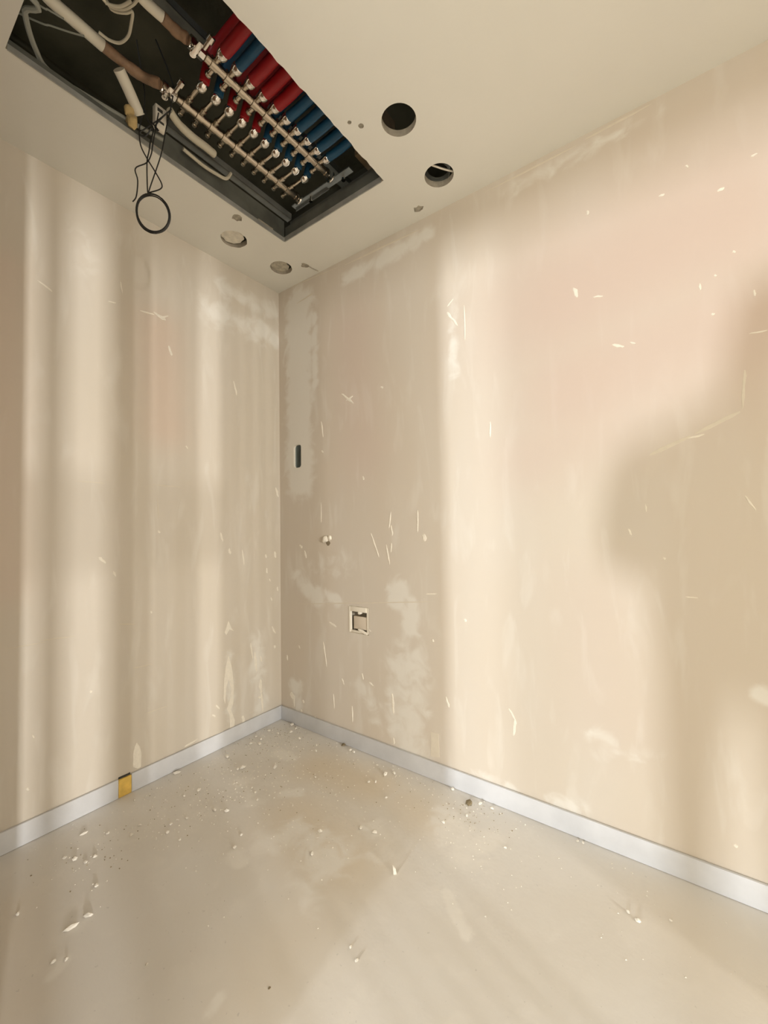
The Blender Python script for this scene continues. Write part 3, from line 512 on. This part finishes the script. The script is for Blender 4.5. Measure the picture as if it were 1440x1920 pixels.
# the two manifold bars
NP = 10; PITCH = 0.0535; Y0M = -0.852
COLS = ['R', 'B', 'R', 'R', 'R', 'B', 'B', 'B', 'B', 'B']
ORD = ['first', 'second', 'third', 'fourth', 'fifth', 'sixth', 'seventh', 'eighth', 'ninth', 'tenth']
ZB = 2.65
nut_me = MB().lathe([(0, 0.009), (0.001, 0.0150), (0.008, 0.0178), (0.016, 0.0182), (0.024, 0.0165), (0.029, 0.0125), (0.034, 0.009)], (0, 0, 0), (1, 0, 0), 12).mesh('nut', CHROME, True)
tee_me = MB().lathe([(-0.013, 0.0165), (-0.012, 0.0185), (0.012, 0.0185), (0.013, 0.0165)], (0, 0, 0), (0, 1, 0), 12).mesh('collar', NICKEL, True)
stub_me = MB().lathe([(0, 0.009), (0.018, 0.009), (0.019, 0.0115), (0.030, 0.0115), (0.031, 0.008), (0.042, 0.008)], (0, 0, 0), (1, 0, 0), 10).mesh('outlet', NICKEL, True)
cap_me = MB().lathe([(0, 0.0085), (-0.022, 0.0085), (-0.023, 0.012), (-0.033, 0.012), (-0.036, 0.0095)], (0, 0, 0), (1, 0, 0), 10).mesh('valve_cap', NICKEL, True)
def part(name, me, parent, loc):
    o = link(name, me, parent); o.location = loc; return o
def manifold(x, label, shift, stub):
    t = thing('manifold_bar', label, 'manifold')
    y0 = Y0M + shift
    MB().lathe([(0, 0.012), (0.002, 0.0150), (NP*PITCH + 0.028, 0.0150), (NP*PITCH + 0.030, 0.012)], (x, y0 - 0.032, ZB), (0, 1, 0), 16).build('tube', NICKEL, t, True)
    MB().lathe([(0, 0.010), (0.001, 0.019), (0.016, 0.019), (0.022, 0.015), (0.024, 0.006)], (x, y0 + NP*PITCH - 0.012, ZB), (0, 1, 0), 8).build('end_plug', NICKEL, t, True)
    for i in range(NP):
        y = y0 + i*PITCH
        part('collar', tee_me, t, (x, y, ZB)); part('outlet', stub_me, t, (x + 0.010, y, ZB))
        part('valve_cap', cap_me, t, (x - 0.008, y + 0.004, ZB - 0.006))
        part('nut', nut_me, t, (x + stub, y, ZB - 0.004))
        if stub > 0.05: MB().lathe([(0, 0.007), (stub - 0.045, 0.007)], (x + 0.046, y, ZB), (1, 0, 0), 8).build('nipple', NICKEL, t, True)
    # union and ball valve at the feed end
    v = MB(); yy = y0 - 0.034
    v.lathe([(0, 0.014), (-0.002, 0.0205), (-0.020, 0.0205), (-0.022, 0.015), (-0.030, 0.015), (-0.033, 0.019), (-0.050, 0.019), (-0.053, 0.014)], (x, yy, ZB), (0, 1, 0), 8)
    vo = v.build('ball_valve', CHROME, t, True)
    MB().lathe([(0, 0.006), (0.018, 0.006), (0.019, 0.010), (0.026, 0.010)], (x, yy - 0.038, ZB - 0.010), (0, 0, -1), 10).build('valve_stem', CHROME, vo, True)
    MB().box(x - 0.004, x + 0.052, yy - 0.046, yy - 0.031, ZB - 0.037, ZB - 0.033, ch=0.0012).build('valve_lever', CHROME, vo, True)
    MB().lathe([(0, 0.008), (0.028, 0.008), (0.030, 0.013), (0.048, 0.013), (0.052, 0.007)], (x + 0.012, yy - 0.010, ZB), (1, 0.1, 0.35), 10).build('air_vent', CHROME, t, True)
    return t
XR, XL = 0.702, 0.497
manifold(XR, 'nickel manifold bar beside the hatch edge where the red and blue pipes leave', 0.0, 0.040)
manifold(XL, 'nickel manifold bar on the side of the hatch toward the left wall', 0.012, 0.098)
# pipes: those of the right bar run straight out, those of the left bar climb over the right bar
def pipe_label(c, i, side): return ('red' if c == 'R' else 'blue') + ' pipe leaving the %s manifold bar, %s from the valves' % (side, ORD[i])
for i in range(NP):
    y = Y0M + i*PITCH
    o = MB().tube([(XR + 0.066, y, ZB - 0.004), (0.85, y, ZB - 0.004), (0.98, y + 0.004, ZB + 0.02), (1.10, y + 0.006, ZB + 0.10), (1.25, y + 0.008, ZB + 0.17), (1.60, y + 0.01, ZB + 0.18)], 0.0195 if COLS[i] == 'R' else 0.0165, 14, 8).build('heating_pipe', RED if COLS[i] == 'R' else BLUE, None, True)
    tag(o, pipe_label(COLS[i], i, 'right'), 'pipe', 'heating pipes above the hatch')
for i in range(NP):
    y = Y0M + 0.012 + i*PITCH
    c = 'R' if i in (0, 2, 3, 4) else 'B'
    o = MB().tube([(XL + 0.128, y, ZB - 0.002), (0.640, y, ZB + 0.030), (0.665, y + 0.006, ZB + 0.085), (0.74, y + 0.012, ZB + 0.105), (0.90, y + 0.014, ZB + 0.11), (1.10, y + 0.016, ZB + 0.15), (1.25, y + 0.018, ZB + 0.215), (1.60, y + 0.018, ZB + 0.22)], 0.0165, 14, 6).build('heating_pipe', RED if c == 'R' else BLUE, None, True)
    tag(o, pipe_label(c, i, 'left'), 'pipe', 'heating pipes above the hatch')
# the bracket that carries both bars
br = thing('manifold_bracket', 'galvanised bracket with clamps holding the far ends of the manifold bars', 'bracket')
MB().box(0.415, 0.640, -0.262, -0.232, 2.672, 2.676).box(0.415, 0.640, -0.234, -0.232, 2.664, 2.672).build('rail', ZINC, br)
MB().box(0.640, 0.790, -0.268, -0.238, 2.664, 2.668).build('rail', ZINC, br)
for x in (XL, XR):
    pts = [(x + 0.021*math.cos(t), -0.292, ZB + 0.021*math.sin(t)) for t in [math.radians(a) for a in range(-200, 21, 20)]]
    MB().tube(pts, 0.0042, 6, 2).build('clamp', CHROME, br, True)
    MB().lathe([(0, 0.006), (0.022, 0.006), (0.023, 0.010), (0.030, 0.010)], (x + 0.040, -0.250, 2.672), (0, 0, -1), 8).build('bolt', CHROME, br, True)
# the far box in the void beside the pipes
tag(MB().box(0.86, 0.99, -0.315, -0.20, 2.64, 2.80, ch=0.004).build('timber_block', mat('brown timber', (0.16, 0.11, 0.055), 0.85, var=0.4, scale=12), None, True), 'dark brown timber block in the far right corner of the hatch', 'block')

# feed pipes, white then wrapped in brown tape
def feed(pts, k, rw, rt, label, end):
    t = thing('feed_pipe', label, 'pipe')
    pts = [p for p in pts if p[1] < -0.955] + [end]
    ext = Vector(pts[0])*2 - Vector(pts[1]); far = ext + Vector((0.02, -0.5, 0.0))
    MB().tube([far, ext] + pts[:k+1], rw, 14, 6).build('insulation', WHITE_PIPE, t, True)
    MB().tube(pts[k:], [rt*1.05, rt, rt*1.12, rt, rt*1.1, rt], 12, 6).build('tape_wrap', TAPE, t, True)
feed(FEED_L, 3, 0.0175, 0.0155, 'white insulated pipe wrapped in brown tape feeding the left manifold bar', (XL, -0.930, ZB))
feed(FEED_R, 2, 0.0150, 0.0150, 'white insulated pipe wrapped in brown tape feeding the right manifold bar', (XR, -0.942, ZB))
p = [(0.452, -1.040, 2.632), (0.430, -1.003, 2.612), (0.405, -0.955, 2.572)]
tag(MB().tube(p, 0.0185, 16, 8).build('conduit', WHITE_PIPE, None, True), 'short thick white pipe end hanging above the left edge of the hatch', 'pipe')
tag(MB().tube(COND2, [0.013, 0.014, 0.014, 0.012], 14, 6).build('conduit', CABLE_W, None, True), 'off-white flexible conduit lying beside the left manifold bar', 'pipe')
tag(MB().tube([(0.41, -0.80, 2.563), (0.405, -0.72, 2.560), (0.408, -0.66, 2.562), (0.415, -0.62, 2.566), (0.42, -0.60, 2.60)], 0.0065, 8, 5).build('cable', CABLE_W, None, True), 'thin pale cable along the left hatch edge ending in a knot', 'cable')
tag(MB().tube([(0.55, -1.75, 2.58)] + GREYC[:-1] + [(0.372, -0.96, 2.558), (0.385, -0.86, 2.565)], 0.0075, 8, 5).build('cable', CABLE_G, None, True), 'thick grey cable curving along the near left corner of the hatch', 'cable')
WL = ['off-white cable looping at the top of the hatch, nearest the slab', 'off-white cable hanging in a long loop beside the feed pipe', 'thin off-white cable loop at the top of the hatch', 'thin dim cable crossing to the left feed pipe', 'faint dim cable high above the near corner of the hatch']
for k, w in enumerate(WIREW):
    a, b2 = Vector(w[0]), Vector(w[1]); e = a + (a - b2).normalized()*0.25 + Vector((0, 0, -0.02 if k < 3 else 0.04))
    tag(MB().tube([e] + w, 0.0042 if k < 3 else 0.0026, 8, 6).build('cable', CABLE_W if k < 3 else CABLE_G, None, True), WL[k], 'cable')
fm = MB().add(*blob(0.394, -0.975, 2.540, 0.023, 0.018, 9)).add(*blob(0.396, -0.985, 2.570, 0.020, 0.016, 10))
tag(fm.build('foam_lump', FOAM_D, None, True), 'yellowish lump of foam on the left hatch edge under the white pipe end', 'foam')
# white connector hanging among the black wires
cn = thing('connector_block', 'white plastic connector hanging among the black wires at the hatch edge', 'connector')
MB().box(0.412, 0.436, -0.915, -0.875, 2.555, 2.635, ch=0.003).build('body', PVC, cn, True)
MB().box(0.4355, 0.4372, -0.908, -0.890, 2.610, 2.622).build('opening', DARK, cn)  # raised dark patch painting the shade of an opening on the solid body
MB().box(0.4355, 0.4372, -0.905, -0.885, 2.570, 2.578).build('opening', DARK, cn)  # lower dark patch, likewise an opening's shade put into colour
# black wires ending in a coil
bw = thing('black_wires', 'black wires dangling from the hatch and ending in a round coil', 'wire')
for w in WIRES: MB().tube(w, 0.0022, 6, 5).build('strand', BLACK, bw, True)
top = Vector(WIRES[1][0])
MB().tube([top, top + Vector((-0.005, -0.03, 0.07)), top + Vector((-0.03, -0.05, 0.15))], 0.0022, 6, 5).build('strand', BLACK, bw, True)
top = Vector(WIRES[0][0])
MB().tube([top, top + Vector((0.0, -0.01, 0.06)), top + Vector((0.03, -0.04, 0.13))], 0.0022, 6, 5).build('strand', BLACK, bw, True)
cc = Vector(COILC); rx, rz = 0.055, 0.072; rnd = random.Random(11); tl = math.radians(-22)
hx = Vector((R.x, R.y, 0)).normalized()
for k in range(6):
    a0 = rnd.uniform(0, 6.28); pts = []
    sx, sz = rnd.uniform(0.97, 1.04), rnd.uniform(0.97, 1.03); off = Vector((rnd.uniform(-.004, .004), rnd.uniform(-.004, .004), rnd.uniform(-.003, .003)))
    for j in range(19):
        t = a0 + 2*math.pi*j/18; ex, ez = rx*sx*math.cos(t), rz*sz*math.sin(t)
        pts.append(cc + hx*(ex*math.cos(tl) + ez*math.sin(tl)) + Vector((0, 0, ez*math.cos(tl) - ex*math.sin(tl))) + off)
    MB().tube(pts, 0.0021, 6, 2).build('coil_turn', BLACK, bw, True)
# flexible duct end and strap inside the round hole nearest the right wall
fd = thing('flexible_duct', 'crumpled grey duct end inside the round ceiling hole nearest right wall', 'duct')
MB().lathe([(0, 0.046), (0.004, 0.050), (0.010, 0.046), (0.016, 0.050), (0.022, 0.046), (0.028, 0.050), (0.034, 0.046)], (1.155, -0.145, H + 0.027), (0, 0.15, 1), 18, caps=False).build('duct_wall', ZINC_D, fd, True)
MB().tube([(1.165, -0.215, H + 0.010), (1.190, -0.165, H + 0.016), (1.215, -0.125, H + 0.020)], 0.0035, 6, 4).build('strap', PVC, fd, True)

# ================================================================== crumbs on the floor
def chip_mesh(seed, el, fl, m):
    bm = bmesh.new(); bmesh.ops.create_icosphere(bm, subdivisions=1, radius=0.5); rnd = random.Random(seed)
    for v in bm.verts:
        k = rnd.uniform(0.7, 1.25); v.co = Vector((v.co.x*k*el, v.co.y*k, v.co.z*rnd.uniform(0.8, 1.1)*fl))
    zmin = min(v.co.z for v in bm.verts)
    for v in bm.verts: v.co.z = max(v.co.z - zmin*0.7, 0)
    me = bpy.data.meshes.new('crumb'); bm.to_mesh(me); bm.free(); me.materials.append(m); return me
BITS = mat('white plaster crumb', (0.93, 0.88, 0.78), 0.85, var=0.25, scale=120)
CR = [chip_mesh(k, 1.2, 0.85, BITS) for k in range(5)]; CS = [chip_mesh(40 + k, 1.15, 0.50, BITS) for k in range(3)]; CB = [chip_mesh(60 + k, 1.3, 0.4, STONE) for k in range(2)]
rnd = random.Random(5); n2 = 0; n3 = 0
L2 = ['largest pale plaster sliver on the floor in the near left corner', 'second pale plaster sliver on the floor just beyond the largest one', 'pale plaster sliver on the floor close to the left skirting near the viewer', 'pale plaster sliver on the floor against the left skirting past the yellow foam']
L3 = ['brown stone crumb at the foot of the right skirting where daylight begins', 'dark brown crumb against the right skirting near the corner', 'small dark crumb alone in the middle of the near floor']
for x, y, s, asp, k in CHIPS:
    if k == 1:
        bm = bmesh.new()
        vs = [bm.verts.new(c) for c in ((-0.004, 0, 0), (0.006, 0.002, 0), (0.003, -0.002, 0.020), (-0.006, 0.003, 0.026), (-0.003, 0.006, 0), (0.006, 0.007, 0), (0.003, 0.002, 0.019), (-0.005, 0.006, 0.024))]
        for f in ((0,1,2,3), (5,4,7,6), (1,5,6,2), (4,0,3,7), (3,2,6,7), (4,5,1,0)): bm.faces.new([vs[i] for i in f])
        bmesh.ops.recalc_face_normals(bm, faces=bm.faces); me = bpy.data.meshes.new('plaster_chip'); bm.to_mesh(me); bm.free(); me.materials.append(PLASTER)
        o = link('plaster_chip', me); o.location = (x, y, 0); o.rotation_euler.z = 0.5; tag(o, 'white plaster chip standing upright in the middle of the floor', 'plaster chip'); continue
    me = (CS if k == 2 else CB if k == 3 else CR)[rnd.randrange(2 if k == 3 else 3)]
    o = link({2: 'plaster_sliver', 3: 'stone_crumb'}.get(k, 'plaster_crumb'), me); sc = s*(1.0 if k else 0.95)
    o.location = (x, y, 0); o.scale = (sc, sc*(0.45 if k == 2 else rnd.uniform(0.7, 1.0)), sc*0.9)
    o.rotation_euler.z = (1.25, 0.75, 1.35, 0.9)[n2 % 4] if k == 2 else rnd.uniform(0, 6.28)
    if k == 2: tag(o, L2[n2], 'plaster chip'); n2 += 1
    elif k == 3: tag(o, L3[n3], 'stone'); n3 += 1
    else:
        if x > 1.55: lab, gr = 'white plaster crumb on the floor in front of the right skirting', 'crumbs by the right skirting'
        elif x > 1.05: lab, gr = 'white plaster crumb on the daylit part of the floor', 'crumbs on the daylit floor'
        elif y > -0.45: lab, gr = 'white plaster crumb on the floor close to the room corner', 'crumbs in the room corner'
        elif y < -0.9: lab, gr = 'white plaster crumb on the near left floor by the skirting', 'crumbs on the near left floor'
        else: lab, gr = 'white plaster crumb scattered on the shaded middle of the floor', 'crumbs on the middle floor'
        tag(o, lab, 'plaster crumb', gr)
# fine grit nobody could count
gr = MB(); rnd = random.Random(21); GK = [0]
def grit(cx, cy, sx, sy, n, smin=0.0012, smax=0.0035):
    for _ in range(n):
        x = rnd.gauss(cx, sx); y = rnd.gauss(cy, sy)
        if x < 0.02 or y > -0.02: continue
        s = rnd.uniform(smin, smax); a = rnd.uniform(0, 6.28)
        vs = [(x + s*math.cos(a + t), y + s*math.sin(a + t), 0.0002) for t in (0, 2.1, 4.2)] + [(x, y, s*0.9)]
        gr.add(vs, [(0,2,1), (0,1,3), (1,2,3), (2,0,3)], GK[0])
grit(0.15, -0.2, 0.14, 0.14, 260); grit(0.25, -0.7, 0.16, 0.2, 220); grit(0.35, -0.35, 0.25, 0.2, 200); grit(1.25, -0.25, 0.12, 0.12, 80, 0.001, 0.0025); grit(0.75, -0.45, 0.2, 0.25, 140)
grit(0.9, -0.08, 0.3, 0.04, 90); grit(0.25, -1.0, 0.12, 0.12, 60); grit(1.7, -0.2, 0.25, 0.1, 40)
GK[0] = 1
grit(0.18, -0.2, 0.12, 0.12, 110); grit(0.25, -0.72, 0.15, 0.2, 90); grit(0.45, -0.3, 0.25, 0.15, 80); grit(1.22, -0.12, 0.1, 0.06, 60); grit(0.25, -1.0, 0.10, 0.10, 30)
go = gr.build('plaster_grit', [BITS, STONE]); tag(go, 'fine pale and brown grit strewn over the floor near the corner', 'grit', kind='stuff')

# ================================================================== the person taking the picture, whose soft shadow falls on the right wall
PB = Vector((2.035, -2.22, 0)); PR = Vector((0.97, 0.243, 0)); PF = Vector((-0.243, 0.97, 0))
def body():
    V = []; E = []; Rr = []
    def add(p, r, prev=None, world=False):
        V.append(tuple(p) if world else tuple(PB + PR*p[0] + PF*p[1] + Vector((0, 0, p[2]))))
        Rr.append(r if isinstance(r, tuple) else (r, r))
        if prev is not None: E.append((prev, len(V)-1))
        return len(V)-1
    pel = add((0, 0, 0.94), (0.195, 0.12)); w = add((0, 0.0, 1.10), (0.205, 0.12), pel); ch = add((0, 0.01, 1.27), (0.205, 0.12), w); uc = add((0, 0.0, 1.375), (0.150, 0.090), ch)
    nk = add((0.025, 0.015, 1.475), 0.055, uc); hb = add((0.065, 0.035, 1.545), (0.066, 0.075), nk); hd = add((0.095, 0.03, 1.625), (0.076, 0.092), hb); add((0.10, 0.02, 1.695), (0.055, 0.068), hd)
    for s in (-1, 1):
        hp = add((0.092*s, 0, 0.84), 0.086, pel); kn = add((0.105*s, 0.03, 0.48), 0.058, hp); an = add((0.11*s, -0.01, 0.10), 0.040, kn); add((0.12*s, 0.06, 0.05), (0.040, 0.035), an); add((0.125*s, 0.15, 0.04), (0.038, 0.025), len(V)-1)
    arms = []
    for s, el, wr, pa in ((-1, (1.785, -2.09, 1.090), (1.845, -1.860, 1.040), (1.872, -1.785, 1.055)), (1, (2.355, -2.20, 1.06), (2.36, -2.11, 0.82), (2.355, -2.085, 0.74))):
        sh = add((0.215*s, 0, 1.350), 0.062, uc); e = add(el, 0.052, sh, True); wv = add(wr, 0.027, e, True); pv = add(pa, (0.030, 0.018), wv, True)
        arms.append((pv, Vector(wr), Vector(pa)))
    for (pv, wr, pa), s in zip(arms, (-1, 1)):
        d = (pa - wr).normalized(); tgt = Vector((1.905, -1.735, 1.08)) if s < 0 else pa + Vector((-0.03, 0.03, -0.10))
        for k, (dz, ln) in enumerate(((0.045, 0.060), (0.020, 0.068), (-0.006, 0.064), (-0.030, 0.052))):
            b = add(pa + d*0.010 + Vector((0, 0, dz*0.55)), 0.0095, pv, True)
            m1 = pa + d*(0.010 + ln*0.5) + Vector((0, 0, dz)); m2 = m1.lerp(tgt + Vector((0.0, -0.006, dz - 0.02)), 0.45)
            mm = add(m1, 0.0085, b, True); add(m2, 0.0072, mm, True)
        b = add(pa + Vector((0, 0, -0.030)) - d*0.012, 0.011, pv, True); add(pa + d*0.030 + Vector((0, 0, -0.060)), 0.0085, b, True)
    me = bpy.data.meshes.new('person'); me.from_pydata(V, E, [])
    o = bpy.data.objects.new('person', me); COL.objects.link(o)
    o.modifiers.new('skin', 'SKIN')
    for i, sv in enumerate(me.skin_vertices[0].data):
        sv.radius = Rr[i]; sv.use_root = (i == 0)
    ss = o.modifiers.new('sub', 'SUBSURF'); ss.levels = 2; ss.render_levels = 2
    dg = bpy.context.evaluated_depsgraph_get(); dg.update()
    nm = bpy.data.meshes.new_from_object(o.evaluated_get(dg)); o.modifiers.clear(); o.data = nm; bpy.data.meshes.remove(me)
    nm.name = 'person'; nm.materials.clear()
    for mm in (mat('skin', (0.55, 0.36, 0.26), 0.55), mat('grey work shirt', (0.30, 0.31, 0.33), 0.85, var=0.15, scale=20), mat('dark work trousers', (0.07, 0.075, 0.10), 0.9, var=0.2, scale=20), mat('brown work boots', (0.10, 0.065, 0.04), 0.7)): nm.materials.append(mm)
    for p in nm.polygons:
        c = p.center; q = c - PB; lat = q.dot(PR); fw = q.dot(PF)
        if c.z < 0.115: k = 3
        elif (c - Vector((2.355, -2.08, 0.70))).length < 0.12: k = 0
        elif c.z < 0.97 and abs(lat) < 0.30 and fw < 0.2: k = 2
        elif c.z > 1.462 or (c - Vector((1.88, -1.76, 1.06))).length < 0.14 or (c - Vector((2.355, -2.08, 0.70))).length < 0.12: k = 0
        else: k = 1
        p.material_index = k; p.use_smooth = True
    return o
person = body()
tag(person, 'person in a grey shirt holding a phone up, standing behind the viewpoint', 'person')
def local(x, y, z): return PB + PR*(x + 0.095) + PF*y + Vector((0, 0, z))
HAIR = mat('dark hair', (0.04, 0.03, 0.02), 0.6, bump=0.5, bscale=200)
def ball(c, sx, sy, sz, keep=None):
    bm = bmesh.new(); bmesh.ops.create_uvsphere(bm, u_segments=20, v_segments=14, radius=1)
    if keep: bmesh.ops.delete(bm, geom=[v for v in bm.verts if not keep(v.co)], context='VERTS')
    vs = [c + PR*(v.co.x*sx) + PF*(v.co.y*sy) + Vector((0, 0, v.co.z*sz)) for v in bm.verts]; bm.verts.index_update()
    fs = [[v.index for v in f.verts] for f in bm.faces]; bm.free(); return MB().add(vs, fs)
ball(local(0, 0.015, 1.655), 0.088, 0.108, 0.100, lambda c: c.z > 0.25 - 0.9*max(0, -c.y)).build('hair', HAIR, person, True)
for s in (-1, 1):
    ball(local(0.030*s, 0.112, 1.635), 0.012, 0.009, 0.008).build('eye', PVC, person, True)
    ball(local(0.078*s, 0.020, 1.620), 0.010, 0.018, 0.030).build('ear', person.data.materials[0], person, True)
ball(local(0, 0.128, 1.605), 0.014, 0.018, 0.022).build('nose', person.data.materials[0], person, True)
ball(local(0, 0.112, 1.572), 0.024, 0.010, 0.006).build('mouth', mat('lips', (0.45, 0.20, 0.16), 0.5), person, True)
ph = MB().box(-0.036, 0.036, -0.0225, -0.0145, -0.110, 0.045, ch=0.003)
ph.v = [tuple(cam.location*0 + Vector((1.915, -1.725, 1.10)) + Vector((0.808, 0.589, 0))*a + Vector((-0.589, 0.808, 0))*b + Vector((0, 0, c))) for a, b, c in ph.v]
tag(ph.build('phone', DARK, None, True), 'dark phone held upright just behind the viewpoint', 'phone')
